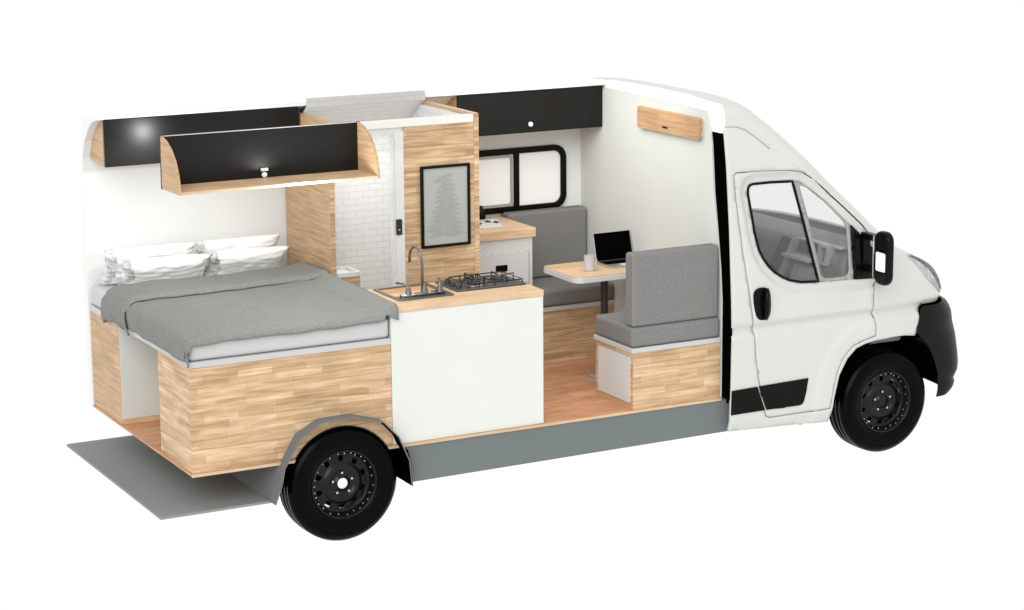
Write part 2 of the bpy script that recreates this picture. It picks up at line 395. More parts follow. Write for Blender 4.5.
warch = [(3.542, .285), (3.556, .443), (3.592, .611), (3.654, .718), (3.726, .782), (3.80, .806), (3.891, .818), (4.05, .824), (4.142, .821), (4.236, .806)]
def smooth(a, b, x):
    t = max(0, min(1, (x - a) / (b - a))); return t * t * (3 - 2 * t)
def yside(x, z):
    y = interp(ow, z)
    if x > 3.85: y -= .045 * ((x - 3.85) / .45) ** 2
    if z > .9 and z < 1.1: y -= .030 * (1 - min(1, abs(z - 1.0) / .045)) if abs(z - 1.0) < .045 else 0
    if z < .98:
        d = pdist((x, z), warch, False); y += .016 * (1 - smooth(.13, .165, d))
    if 1.0 < z < 2.1:
        d = 0 if inside((x, z), union) else pdist((x, z), union); y -= .034 * (1 - smooth(.030, .080, d))
    if z < .40: y -= .02 * ((.40 - z) / .12) ** 2
    return y
# stations: edge E(x,z) on the side, centre line C(x,z), exponent
ST = [((2.740, 2.335), (2.740, 2.512), 4.5), ((2.850, 2.330), (2.860, 2.500), 4.2), ((2.935, 2.300), (2.985, 2.470), 3.6), ((3.045, 2.222), (3.13, 2.385), 3.0), ((3.20, 2.105), (3.33, 2.245), 2.6),
      ((3.365, 1.985), (3.52, 2.085), 2.4), ((3.515, 1.850), (3.70, 1.93), 2.3), ((3.70, 1.685), (3.89, 1.755), 2.3), ((3.85, 1.550), (4.06, 1.600), 2.3), ((3.985, 1.425), (4.20, 1.470), 2.3),
      ((4.06, 1.355), (4.32, 1.390), 2.4), ((4.16, 1.290), (4.46, 1.320), 2.5), ((4.245, 1.215), (4.57, 1.245), 2.6), ((4.31, 1.130), (4.65, 1.150), 2.6), ((4.345, 1.060), (4.69, 1.070), 2.6), ((4.345, 1.003), (4.70, 1.003), 2.6)]
BU = [((4.31, 1.002), (4.69, 1.002)), ((4.288, .985), (4.77, .975)), ((4.278, .91), (4.825, .91)), ((4.25, .83), (4.845, .83)), ((4.32, .76), (4.85, .76)), ((4.385, .66), (4.85, .66)), ((4.43, .55), (4.85, .55)), ((4.45, .475), (4.82, .475)), ((4.45, .45), (4.79, .45)), ((4.45, .42), (4.81, .42)), ((4.45, .375), (4.78, .375)), ((4.445, .345), (4.72, .345))]
NF = 44
def loft(stations, ns, wfun, a0=-PI / 2, a1=PI / 2, push=0):
    bm = bmesh.new(); rows = []
    for (E, Cc), n in zip(stations, ns):
        w = wfun(*E); row = []
        for k in range(NF + 1):
            t = a0 + (a1 - a0) * k / NF; s = math.sin(t); c = math.cos(t)
            y = w * math.copysign(abs(s) ** (2 / n), s); g = max(0, c) ** (2 / n)
            row.append(bm.verts.new((E[0] + (Cc[0] - E[0]) * g + push * .7, y, E[1] + (Cc[1] - E[1]) * g + push * .7)))
        rows.append(row)
    for A, B in zip(rows, rows[1:]):
        for k in range(NF): bm.faces.new((A[k], A[k + 1], B[k + 1], B[k]))
    bm.normal_update()
    c = Vector((3.4, 0, 1.2))
    if sum((f.calc_center_median() - c).dot(f.normal) for f in bm.faces) < 0: bmesh.ops.reverse_faces(bm, faces=bm.faces)
    return bm
def refine(st, k=3):
    """Catmull-Rom between stations"""
    out = []; n = len(st); flat = [(*s[0], *s[1], *s[2:]) for s in st]
    for i in range(n - 1):
        p = [flat[max(0, min(n - 1, i + j))] for j in (-1, 0, 1, 2)]
        for q in range(k):
            t = q / k; out.append([.5 * (2 * b + (c - a) * t + (2 * a - 5 * b + 4 * c - d) * t * t + (3 * b - a - 3 * c + d) * t ** 3) for a, b, c, d in zip(*p)])
    out.append(list(flat[-1])); return out
def wE(x, z): return yside(x, z) + .0
fine = refine(ST, 6)
stf = [((f[0], f[1]), (f[2], f[3])) for f in fine]; nf = [f[4] for f in fine]
# the windscreen occupies stations 4..9.4 and |t|<62deg: leave its opening out of the front shell
WS0, WS1 = 26, 56
def front_shell():
    bm = loft(stf, nf, wE)
    bm.faces.ensure_lookup_table(); kill = []
    for r in range(len(stf) - 1):
        for k in range(NF):
            if WS0 <= r < WS1 and 7 <= k < NF - 7: kill.append(bm.faces[r * NF + k])
    bmesh.ops.delete(bm, geom=kill, context='FACES')
    return bm
edge = [s[0] for s in stf]
side_outer = [(2.740, .325), (3.0, .312), (3.40, .292)] + warch + [(4.258, .83), (4.272, .90), (4.284, .965), (4.30, .99), (4.345, 1.005)][:5] + [p for p in edge[::-1]][0:] 
body = bmesh.new()
for sd in (-1, 1):
    s = sheet(side_outer, [offset(door, .0055)], yside, sd, grid=.023, step=.02)
    me = bpy.data.meshes.new('t'); s.to_mesh(me); body.from_mesh(me); s.free(); bpy.data.meshes.remove(me)
s = front_shell(); me = bpy.data.meshes.new('t'); s.to_mesh(me); body.from_mesh(me); s.free(); bpy.data.meshes.remove(me)
bmesh.ops.remove_doubles(body, verts=body.verts, dist=.002)
cab = put('cab_body', body, K['paint'], van, smooth=True, solid=.02)
def wsc():
    bm = loft(stf[WS0 - 0:WS1 + 1], nf[WS0:WS1 + 1], wE)
    bm.faces.ensure_lookup_table(); kill = [f for i, f in enumerate(bm.faces) if not (7 <= i % NF < NF - 7)]
    bmesh.ops.delete(bm, geom=kill, context='FACES'); return bm
put('windscreen', wsc(), K['wind'], van, smooth=True, solid=.006)
# black plastic bumper
bf = refine([(a, b, 2.7) for a, b in BU], 2)
def wB(x, z): return (1.012 if z > .5 else 1.0) - (.02 * ((.4 - z) / .12) if z < .4 else 0) + (.0 if z < .8 else -.02 * smooth(.8, .98, z))
bb = loft([((f[0], f[1]), (f[2], f[3])) for f in bf], [2.9] * len(bf), wB)
put('bumper', bb, K['bumper'], van, smooth=True)
# dark wheel housing liner
for sd in (-1, 1):
    wl = bmesh.new(); L1 = []
    for k in range(21):
        t = math.radians(12 + 172 * k / 20); L1.append((4.035 + .50 * math.cos(t), .345 + .47 * math.sin(t) if math.sin(t) > 0 else .345 + .3 * math.sin(t)))
    A = [wl.verts.new((x, sd * .99, min(z, .835))) for x, z in L1]; B = [wl.verts.new((x, sd * .55, min(z, .835))) for x, z in L1]
    for i in range(20): wl.faces.new((A[i], A[i + 1], B[i + 1], B[i]))
    cc = wl.verts.new((4.035, sd * .55, .34))
    for i in range(20): wl.faces.new((B[i], B[i + 1], cc))
    put('wheel_housing', wl, K['flat'], van, solid=.01)

# doors
handleoff = .012
for sd in (-1, 1):
    d = put('cab_door', sheet(door, [union], yside, sd, grid=.021, step=.02), K['paint'], van, smooth=True, solid=.035)
    def loop3(poly, inset=0.0, step=.03, y=0.0): return [(x, sd * (yside(x, z) + y), z) for x, z in dens(poly, step)]
    put('door_gap_shade', tube(loop3(offset(door, .003), y=-.013), .0095, closed=True, n=6), K['flat'], d)  # black strip added behind the door gap to darken it like shade
    mainw = union[:6] + [(3.454, 1.252)] + union[17:]
    put('window_seal', tube(loop3(offset(mainw, -.006), y=.0), .0095, closed=True, n=6), K['bplastic'], d, smooth=True)
    put('door_window', sheet(mainw, [], lambda x, z: yside(x, z) - .010, sd, grid=.06, step=.04), K['glass'], d, smooth=True)
    quart = [(3.272, 1.942)] + union[6:10] + [(3.720, 1.612), (3.738, 1.243), (3.58, 1.246), (3.460, 1.252)]
    qg = [(3.322, 1.902), (3.364, 1.896), (3.45, 1.845), (3.58, 1.725), (3.668, 1.637), (3.690, 1.59), (3.70, 1.45), (3.704, 1.31), (3.692, 1.28), (3.660, 1.27), (3.57, 1.268), (3.503, 1.273), (3.478, 1.29), (3.44, 1.45), (3.36, 1.77)]
    qf = put('quarter_window', sheet(quart, [qg], lambda x, z: yside(x, z) - .006, sd, step=.02), K['mgrey'], d, smooth=True, solid=.01)
    put('quarter_glass', sheet(qg, [], lambda x, z: yside(x, z) - .012, sd, grid=.06), K['glass'], d, smooth=True)
    tri = [(3.722, 1.610), (3.80, 1.538), (3.895, 1.44), (3.905, 1.39), (3.92, 1.235), (3.742, 1.243)]
    put('mirror_base', sheet(tri, [], lambda x, z: yside(x, z) + .004, sd), K['bplastic'], d, smooth=True, solid=.02)
    # side moulding on the door
    tr = [(2.955, .612), (3.347, .620), (3.335, .53), (3.318, .462), (3.305, .446), (3.285, .440), (3.02, .443), (2.985, .53)]
    put('side_moulding', sheet(tr, [], lambda x, z: yside(x, z) + .008, sd), K['bplastic'], d, solid=.012)
    tr2 = [(2.742, .606), (2.942, .611), (2.972, .53), (3.008, .443), (2.742, .441)]
    put('side_moulding', sheet(tr2, [], lambda x, z: yside(x, z) + .008, sd), K['bplastic'], van, solid=.012)
    # handle
    hp = chaikin([(2.905, 1.272), (3.025, 1.274), (3.045, 1.19), (3.040, 1.055), (2.935, 1.048), (2.905, 1.16)], 2)
    h = put('door_handle', prism(hp, 'y', sd * 1.004, sd * 1.020), K['bplastic'], d, bevel=.006, smooth=False)
    put('grip', tube([(3.0, sd * 1.025, 1.262), (2.992, sd * 1.048, 1.22), (2.99, sd * 1.05, 1.14), (2.995, sd * 1.038, 1.085), (3.0, sd * 1.02, 1.066)], .017), K['bplastic'], h, smooth=True)
    put('lock', lathe([(0, -sd * .006), (.012, -sd * .006), (.012, 0)], (3.008, sd * 1.026, 1.075), 'y', 16), K['lug'], h)
    put('body_seam', tube([(2.745, sd * (yside(2.745, 2.345) + .001), 2.328), (2.84, sd * (yside(2.84, 2.33) + .001), 2.322), (2.90, sd * (yside(2.9, 2.3) + .001), 2.30), (2.98, sd * (yside(2.98, 2.25) + .001), 2.245), (3.08, sd * (yside(3.08, 2.16) + .001), 2.165)], .0035, n=5), K['mgrey'], van)
    # wing mirror
    mr = put('wing_mirror', lathe([(0, 0)], (0, 0, 0)) if 0 else prism(rrect(min(sd * 1.125, sd * 1.285), max(sd * 1.125, sd * 1.285), 1.238, 1.600, .065, 6), 'x', 3.775, 3.835), K['bplastic'], van, bevel=.022, seg=4)
    put('mirror_glass', prism(rrect(min(sd * 1.165, sd * 1.272), max(sd * 1.165, sd * 1.272), 1.335, 1.462, .014, 4), 'x', 3.768, 3.776), K['lining'], mr)  # plain white colour stands in for the mirror's reflection
    put('mirror_rim', tube([(3.776, sd * 1.13, 1.28), (3.776, sd * 1.128, 1.42), (3.776, sd * 1.13, 1.56)], .005), K['silver'], mr, smooth=True)
    put('mirror_rim', ring(rrect(min(sd * 1.155, sd * 1.280), max(sd * 1.155, sd * 1.280), 1.322, 1.475, .018, 4), rrect(min(sd * 1.165, sd * 1.272), max(sd * 1.165, sd * 1.272), 1.333, 1.464, .014, 4), 'x', 3.766, 3.777), K['bplastic'], mr)
    for z in (1.535, 1.315):
        put('mirror_arm', prism([(3.80, z - .022), (3.86, z - .022), (3.86, z + .022), (3.80, z + .022)], 'y', sd * .94, sd * 1.15), K['bplastic'], mr, bevel=.008)
    put('mirror_arm', box(3.80, 3.86, sd * .945, sd * .985, 1.26, 1.54), K['bplastic'], mr, bevel=.006)
    # head light, laid on the wing
hl = [(0, 0)]
def surf_pt(si, ang, push=.006):
    """point on the front shell: station index (float, coarse) and angle"""
    f = si * 6; i = int(f); t = f - i; a = fine[min(i, len(fine) - 1)]; b = fine[min(i + 1, len(fine) - 1)]; s = [p + (q - p) * t for p, q in zip(a, b)]
    w = wE(s[0], s[1]); sn = math.sin(ang); c = math.cos(ang); n = s[4]
    y = w * math.copysign(abs(sn) ** (2 / n), sn); g = max(0, c) ** (2 / n)
    return Vector((s[0] + (s[2] - s[0]) * g + push * .8, y * (1 + push * .6), s[1] + (s[3] - s[1]) * g + push))
def headlight(sd, a):
    bm = bmesh.new(); NU, NV = 14, 8; rows = []
    for u in range(NU + 1):
        su = 10.35 + (14.2 - 10.35) * u / NU; uu = u / NU
        lo = math.radians(70 - 3 * uu); hw = math.radians(17) * (math.sin(PI * min(1, .08 + uu * .92)) ** .6) * (.55 + .45 * math.sin(PI * uu)) + math.radians(.8)
        c = math.radians(66 - 2 * uu); row = []
        for v in range(NV + 1):
            an = c + hw * (2 * v / NV - 1) * a; row.append(bm.verts.new(surf_pt(su, sd * an, .006 + .012 * math.sin(PI * uu) * math.sin(PI * v / NV))))
        rows.append(row)
    for A, B in zip(rows, rows[1:]):
        for k in range(NV): bm.faces.new((A[k], A[k + 1], B[k + 1], B[k]))
    bm.normal_update()
    if sum(f.normal.x for f in bm.faces) < 0: bmesh.ops.reverse_faces(bm, faces=bm.faces)
    return bm
for sd in (-1, 1):
    put('headlight', headlight(sd, 1), K['lamp_grey'], van, smooth=True, solid=.01)
for sd in (-1, 1):
    h_ = headlight(sd, .45); bmesh.ops.translate(h_, vec=(.004, sd * .006, .006), verts=h_.verts)
    put('lamp_reflector', h_, mat('lamp_reflector', (.12, .125, .13), .2, .5, .3, noise_amt=.6, noise_scale=60), [o for o in van.children if o.name.startswith('headlight')][0 if sd < 0 else 1], smooth=True)
# grille and plate panel on the nose
put('grille', loft([((f[0] + .0, f[1]), (f[2], f[3])) for f in bf[5:11]], [2.9] * 6, lambda x, z: .62, push=.02), K['bplastic'], van, smooth=True, solid=.01)

# cab interior
put('cab_floor', box(2.76, 3.5, -.93, .93, .50, .53), K['dash'], van)
dsh = [(3.74, .75), (3.70, 1.05), (3.70, 1.34), (3.75, 1.42), (3.88, 1.445), (4.02, 1.44), (4.14, 1.30), (4.22, .75)]
db = put('dashboard', prism(dsh, 'y', -.90, .90), K['dash'], van, bevel=.03, seg=3)
darkd = mat('dark_dash', (.09, .09, .09), .6, .2, noise_amt=.15, noise_scale=60)
def slab(poly, xa, xb): return prism(poly, 'x', xa, xb)
put('centre_console', slab([(-.24, 1.435), (-.37, 1.435), (-.16, 1.085), (-.01, 1.085)], 3.655, 3.74), darkd, db, bevel=.006)
put('console_edge', slab([(-.372, 1.437), (-.392, 1.437), (-.178, 1.085), (-.162, 1.085)], 3.650, 3.72), K['dashl'], db)
put('glove_shelf', slab([(-.30, 1.327), (-.60, 1.327), (-.60, 1.300), (-.28, 1.300)], 3.62, 3.73), K['dashl'], db, bevel=.005)
put('glove_box', slab([(-.41, 1.410), (-.57, 1.410), (-.57, 1.350), (-.38, 1.350)], 3.69, 3.72), darkd, db, bevel=.004)
put('dash_vent', ring([(-.655, 1.440), (-.76, 1.440), (-.74, 1.300), (-.635, 1.300)], [(-.672, 1.420), (-.742, 1.420), (-.722, 1.320), (-.655, 1.320)], 'x', 3.67, 3.74), K['dashl'], db)
put('glove_box', slab([(-.36, 1.255), (-.62, 1.255), (-.62, 1.095), (-.28, 1.095)], 3.68, 3.715), K['mgrey'], db, bevel=.004)
put('dash_trim', slab([(-.40, 1.437), (-.86, 1.437), (-.86, 1.427), (-.40, 1.427)], 3.70, 3.76), K['dashl'], db)
sw = put('steering_wheel', tube([(3.50 + .10 * math.sin(t), .45 + .2 * math.cos(t), 1.17 + .17 * math.sin(t)) for t in [2 * PI * k / 28 for k in range(28)]], .016, closed=True), K['bplastic'], van, smooth=True)
put('steering_column', tube([(3.50, .45, 1.17), (3.75, .45, 1.05)], .04), K['bplastic'], sw, smooth=True)
put('spoke', tube([(3.50, .26, 1.17), (3.50, .45, 1.15), (3.50, .64, 1.17)], .015), K['bplastic'], sw, smooth=True)
for y in (-.45, .45):
    st = put('cab_seat', box(2.90, 3.35, y - .24, y + .24, .80, .94), K['dash'], van, bevel=.04, seg=3)
    put('seat_base', box(2.93, 3.28, y - .20, y + .20, .53, .80), K['bplastic'], st)
    put('backrest', prism([(2.92, .92), (3.04, .92), (2.98, 1.22), (2.88, 1.22)], 'y', y - .23, y + .23), K['dash'], st, bevel=.03, seg=3)
for sd in (-1, 1):
    put('door_card', sheet(offset([(2.96, 1.21), (3.8, 1.21), (3.8, .86), (3.62, .80), (3.5, .42), (3.06, .42), (2.98, .8)], -.02), [], lambda x, z: yside(x, z) - .06, sd, grid=.08), K['mgrey'], van, solid=.01)

# wheels
def make_wheel(x, sd, front):
    cy = sd * .862; c = (x, cy, .355); s = sd
    hub = put('wheel', lathe([(0, s * .035), (.16, s * .035), (.165, -s * .06), (.15, -s * .09), (0, -s * .09)], c, 'y', 32), K['flat'], van, smooth=True)
    tp = [(.205, -.105), (.200, -.112), (.215, .100), (.232, .110), (.262, .1165), (.295, .117), (.325, .110), (.347, .092), (.357, .076), (.358, .052), (.350, .050), (.350, .042), (.359, .040), (.3595, .012), (.351, .010), (.351, -.010), (.3595, -.012), (.359, -.040), (.350, -.042), (.350, -.050), (.358, -.052), (.357, -.076), (.347, -.092), (.325, -.110), (.295, -.117), (.262, -.1165), (.232, -.110), (.215, -.100)]
    tp = tp[2:]
    t = put('tyre', lathe([(r, s * h) for r, h in tp], c, 'y', 72), K['tyre'], hub, smooth=True)
    for r in (.275, .312): put('sidewall_ring', tube([(x + r * math.cos(a), cy + s * .1165, .355 + r * math.sin(a)) for a in [2 * PI * k / 60 for k in range(60)]], .0016, closed=True, n=5), K['tyre'], hub, smooth=True)
    rp = [(.216, -.098), (.2165, .103), (.209, .108), (.203, .104), (.200, .088), (.188, .074), (.186, .052), (.178, .046), (.169, .047), (.140, .051), (.133, .052), (.122, .060), (.106, .072), (.088, .071), (.082, .058), (.046, .058), (.044, .070), (0, .070)]
    seg = 60
    r_ = put('rim', lathe([(r, s * h) for r, h in rp], c, 'y', seg, skip=lambda i, k: i == 8 and (k % 6) in (2, 3)), K['rim'], hub, smooth=True, solid=.004)
    for k in range(5):
        a = math.radians(20 + 72 * k); put('wheel_nut', lathe([(0, s * .014), (.008, s * .012), (.0095, 0)], (x + .066 * math.cos(a), cy + s * .059, .355 + .066 * math.sin(a)), 'y', 6), K['lug'], r_)
    for k in range(26):
        a = math.radians(8 + 360 / 26 * k + 5 * math.sin(k * 7)); put('rim_glint', lathe([(0, s * .004), (.0042, s * .003), (.005, 0)], (x + (.190 + .006 * (k % 2)) * math.cos(a), cy + s * (.078 + .01 * (k % 2)), .355 + (.190 + .006 * (k % 2)) * math.sin(a)), 'y', 6), K['lug'], r_)  # small bright studs added as glints around the rim
    if not front: put('centre_cap', lathe([(0, s * .004), (.030, s * .003), (.033, 0)], (x, cy + s * .070, .355), 'y', 24), K['cap'], r_, smooth=True)
for x, f in ((0, False), (4.035, True)):
    for sd in (-1, 1): make_wheel(x, sd, f)

# ================================================================ BED
bed = thing('bed_platform', 'raised oak plank bed platform with white slab top at the rear of the van', 'bed', (-.3, 0, FL))
x0, x1 = -.9435, .343
notch = [(.35 * math.cos(a), .355 + .35 * math.sin(a)) for a in [math.radians(147 - 114 * k / 24) for k in range(25)]]
put('side_box', prism([(x0, 1.176), (x0, FL + .001)] + [(-.294, FL + .001)] + notch[1:-1] + [(.294, FL + .001), (x1 - .002, FL + .001), (x1 - .002, 1.176)], 'y', YN - .001, -.372), K['oakL'], bed, off=(0, .013))
put('side_box', box(x0, x1 - .002, .36, YW - .002, FL + .001, 1.176), K['oakE'], bed)
put('aisle_panel', box(x0 + .002, x1 - .01, .352, .3595, FL + .035, 1.1755), K['bright'], bed)
put('plinth', box(x0 + .004, x1 - .01, .350, .3595, FL + .001, FL + .034), K['oakT'], bed)
put('board', box(x0 - .002, x1, YN - .003, YW - .003, 1.177, 1.214), K['rim_white'], bed, bevel=.003)
mt = tag(put('mattress', box(x0 + .002, x1 - .004, YN + .004, YW - .006, 1.215, 1.342), K['matt'], None, bevel=.03, seg=4), 'white mattress lying on the bed platform under the grey duvet', 'mattress')

def duvet_bm(y_far, y_near, lift, xpath, near_drop, seed, amp):
    bm = bmesh.new(); NU, NV = 110, 90
    # x path (x, z) from the left hem over the top to the right hem
    def along(path, t):
        L = [0]
        for a, b in zip(path, path[1:]): L.append(L[-1] + math.dist(a, b))
        s = t * L[-1]
        for i in range(len(path) - 1):
            if s <= L[i + 1] + 1e-9:
                f = (s - L[i]) / (L[i + 1] - L[i]); return tuple(a + (b - a) * f for a, b in zip(path[i], path[i + 1]))
        return path[-1]
    rows = []
    for i in range(NU + 1):
        px, pz = along(xpath, i / NU); row = []
        for j in range(NV + 1):
            v = j / NV; yf_ = y_far + .12 * smooth(-.98, -.45, px) + .04 * noise.noise(Vector((px * 3, 1, seed))); s = v * (yf_ - y_near + near_drop + ((.06 * smooth(.30, .38, px) + .012 * noise.noise(Vector((px * 5, 2, 4))) + .045 * (1 - smooth(-.965, -.93, px))) if near_drop else 0)); y = yf_ - s; dz = 0
            if y < y_near:  # over the near edge
                o = y_near - y; dz = -o; y = y_near - .028 * (1 - math.exp(-o * 40)) 
            far = max(0, 1 - (y_far - y) / .10)
            z = pz + dz * (1 if pz > 1.32 else .35) + lift - .05 * far ** 2.2 - (.026 * max(0, 1 - (y - y_near) / .035) ** 1.3 if near_drop == 0 else .028 * max(0, 1 - max(0, y - y_near) / .13) ** 2 * (pz > 1.35) * (px < .30)) + .010 * (1 - abs(((y - .1) / .9)) ** 2 if abs(y - .1) < .9 else 0)
            e = min(1, max(0, (pz - 1.2) / .1))
            n1 = noise.noise(Vector((px * 2.1, y * 2.6, seed))); n2 = noise.noise(Vector((px * 7, y * 4, seed + 5))); n3 = noise.noise(Vector((px * 3 + y * 9, y * 16 - px * 5, seed + 9)))
            z += amp * (1 - .75 * smooth(.15, .33, px)) * (n1 * 1.3 + n2 * .6 + n3 * .34)
            x = px
            if pz < 1.36 and px < -.5: x += -.014 * (1 + noise.noise(Vector((y * 7, pz * 5, seed)))) ; z += .012 * noise.noise(Vector((y * 5, 3, seed)))
            row.append(bm.verts.new((x, y, z)))
        rows.append(row)
    for A, B in zip(rows, rows[1:]):
        for k in range(NV): bm.faces.new((A[k], B[k], B[k + 1], A[k + 1]))
    bm.normal_update()
    if sum(f.normal.z for f in bm.faces) < 0: bmesh.ops.reverse_faces(bm, faces=bm.faces)
    return bm
xp = [(-.958, 1.215), (-.962, 1.26), (-.963, 1.31), (-.958, 1.345), (-.945, 1.366), (-.915, 1.376), (-.6, 1.384), (0, 1.386), (.25, 1.395), (.325, 1.412), (.350, 1.424), (.372, 1.428), (.384, 1.424)]
du = put('duvet', duvet_bm(.52, -.925, 0, xp, .036, 3.1, .010), K['duvet'], None, smooth=True, solid=.012)
tag(du, 'grey duvet spread over the mattress with its top edge folded back', 'duvet')
xp2 = [(-.968, 1.20), (-.982, 1.25), (-.984, 1.32), (-.976, 1.365), (-.955, 1.395), (-.91, 1.41), (-.6, 1.417), (0, 1.419), (.2, 1.418), (.30, 1.432), (.35, 1.440), (.38, 1.436)]
fold = duvet_bm(.55, .07, .002, xp2, .0, 3.1, .010)
put('folded_edge', fold, K['duvet'], du, smooth=True, solid=.014)
def pillow(cx, cy, cz, w, h, t, tilt, seed, label, rz=0):
    bm = bmesh.new(); NU, NV = 40, 28; sides = []
    for s in (1, -1):
        g = []
        for i in range(NU + 1):
            row = []
            for j in range(NV + 1):
                u = 2 * i / NU - 1; v = 2 * j / NV - 1
                pin = 1 - .07 * (1 - u * u) * abs(v) ** 3; pu = 1 - .06 * (1 - v * v) * abs(u) ** 3
                th = t * (max(0, (1 - u ** 4) * (1 - v ** 4))) ** .55
                wr = .010 * noise.noise(Vector((u * 3.2 + v * 2, v * 5 - u, seed))) + .020 * (max(0, abs(u) - .55) / .45) * noise.noise(Vector((u * 6, v * 9, seed + 2)))
                row.append((u * w / 2 * pu, s * (th * .5 + (wr if th > 0.002 else 0)), v * h / 2 * pin))
            g.append(row)
        sides.append(g)
    rot = Matrix.Rotation(rz, 3, 'Z') @ Matrix.Rotation(tilt, 3, 'X')
    for k, g in enumerate(sides):
        V = [[bm.verts.new(rot @ Vector(p) + Vector((cx, cy, cz))) for p in row] for row in g]
        for a in range(NU):
            for b in range(NV):
                q = (V[a][b], V[a + 1][b], V[a + 1][b + 1], V[a][b + 1]); f_ = bm.faces.new(q if k else q[::-1])
                if a < 5.5 - 2.5 * abs(b / NV - .55) * 2: f_.material_index = 1
    bmesh.ops.remove_doubles(bm, verts=bm.verts, dist=.0008)
    bmesh.ops.recalc_face_normals(bm, faces=bm.faces)
    tag(put('pillow', bm, K['linen'], None, smooth=True, mats=[K['pend']]), label, 'pillow', 'white pillows leaning on the wall behind the bed')
pillow(-.585, .80, 1.475, .62, .28, .10, math.radians(28), 1.0, 'white pillow against the wall, at the outer rear corner of the bed, behind another')
pillow(-.52, .69, 1.435, .60, .25, .11, math.radians(40), 2.0, 'white wrinkled pillow in front, nearer the open rear end of the bed')
pillow(.02, .80, 1.475, .60, .28, .10, math.radians(28), 3.0, 'white pillow against the wall, beside the wooden shower side, behind another')
pillow(.05, .70, 1.435, .56, .25, .11, math.radians(40), 4.0, 'white wrinkled pillow in front, nearer the wooden side of the shower')

# ================================================================ OVERHEAD CABINETS
def knob(x, y, z, par, d=-1):
    return put('latch_knob', lathe([(0, d * .016), (.014, d * .015), (.017, d * .010), (.016, 0)], (x, y, z), 'y', 20), K['cap'], par, smooth=True)
far_prof = [(.628, 2.150), (.90, 2.165), (.888, 2.30), (.85, 2.368), (.79, 2.412), (.70, 2.438), (.628, 2.444)]
def far_cab(name, label, xa, xb, yd, dz, kx):
    t = thing(name, label, 'cabinet', ((xa + xb) / 2, yd, 2.15 + dz), 'black fronted overhead cabinets with oak ends')
    pr = [(y, z + dz) for y, z in far_prof]; pr = [(max(y, yd + .016), z) for y, z in pr]
    put('end_panel', prism(pr, 'x', xa, xa + .016), K['oakE'], t, swap=False)
    put('end_panel', prism(pr, 'x', xb - .016, xb), K['oakE'], t)
    put('bottom_panel', box(xa + .017, xb - .017, yd + .016, .90, 2.151 + dz, 2.166 + dz), K['oakE'], t)
    put('top_panel', prism([(yd + .016, 2.428 + dz), (.70, 2.424 + dz), (.80, 2.395 + dz), (.89, 2.28 + dz), (.89, 2.30 + dz), (.80, 2.407 + dz), (.70, 2.436 + dz), (yd + .016, 2.440 + dz)], 'x', xa + .017, xb - .017), K['oakE'], t)
    d = put('cabinet_door', box(xa, xb, yd, yd + .015, 2.148 + dz, 2.446 + dz), K['black'], t, bevel=.002)
    knob(kx, yd, 2.205 + dz, d)
    return t
far_cab('overhead_cabinet', 'long black fronted wall cabinet with rounded oak end high above the pillows', -.905, .412, .60, .004, -.25)
far_cab('overhead_cabinet', 'black fronted wall cabinet above the black framed window and dinette, small pale knob', 1.580, XB - .002, .62, .010, 2.14)
t = thing('overhead_cabinet', 'open backed cabinet hanging at the cut side above the duvet, spotlit black door inside', 'cabinet', (-.32, -.75, 2.2), 'black fronted overhead cabinets with oak ends')
npf = [(-.615, 2.192), (-.90, 2.192), (-.895, 2.24), (-.875, 2.31), (-.835, 2.38), (-.77, 2.44), (-.69, 2.48), (-.615, 2.498)]
put('end_panel', prism(npf, 'x', -.958, -.942), K['oakE'], t); put('end_panel', prism(npf, 'x', .288, .304), K['oakE'], t)
put('bottom_panel', box(-.941, .287, -.90, -.615, 2.192, 2.207), K['oakT'], t)
nd = put('cabinet_door', box(-.959, .305, -.613, -.598, 2.188, 2.500), K['black'], t, bevel=.002)
put('latch', box(-.345, -.30, -.632, -.614, 2.248, 2.266), K['cap'], nd, bevel=.003)
knob(-.322, -.615, 2.225, nd)
put('edge_strip', tube([(-.94, -.62, 2.4985), (.28, -.62, 2.4985)], .0022, n=5), K['lgrey'], t)

# small cabinet on the bulkhead
t = thing('bulkhead_cabinet', 'narrow oak cabinet with rounded corners fixed high on the white bulkhead', 'cabinet', (XB, -.29, 2.22))
put('cabinet_box', prism(rrect(-.675, .095, 2.222, 2.362, .018, 4), 'x', XB - .014, XB - .001), K['oakE'], t)
d = put('cabinet_door', prism(rrect(-.680, .098, 2.218, 2.366, .02, 4), 'x', XB - .034, XB - .015), wood('brown_oak_front', (.50, .31, .17), (.58, .37, .21), bw=1.2, bh=.3, grain=.14), t, bevel=.003)
put('finger_pull', tube([(XB - .036, -.235, 2.258), (XB - .036, -.295, 2.258)], .006), K['bplastic'], d, smooth=True)

# ================================================================ SHOWER
t = thing('shower_cubicle', 'tall shower cubicle with white metro tiles inside and oak cladding outside', 'shower', (.88, .4, FL))
put('side_panel', box(.430, .464, .170, YW - .03, FL + .001, 2.402), K['oakE'], t, off=(1, 2))
put('panel_edge', box(.429, .4645, .162, .1695, FL + .001, 2.402), K['oakS'], t)
put('side_panel', box(1.322, 1.356, -.108, .80, FL + .001, 2.428), K['oakE'], t)
put('front_panel', box(.822, 1.3215, -.128, -.109, FL + .001, 2.371), K['oakS'], t, off=(0, 0))
put('corner_post', box(1.322, 1.357, -.130, -.109, FL + .001, 2.427), K['oakS'], t)
put('tiled_wall', prism([(YW - .012, FL + .001), (YW - .012, 2.06), (.90, 2.17), (.83, 2.27), (.70, 2.372), (.594, 2.446), (.584, 2.440), (.694, 2.362), (.822, 2.262), (.888, 2.168), (.920, 2.055), (.920, FL + .001)], 'x', .4645, 1.321), K['tile'], t, off=(0, 0))
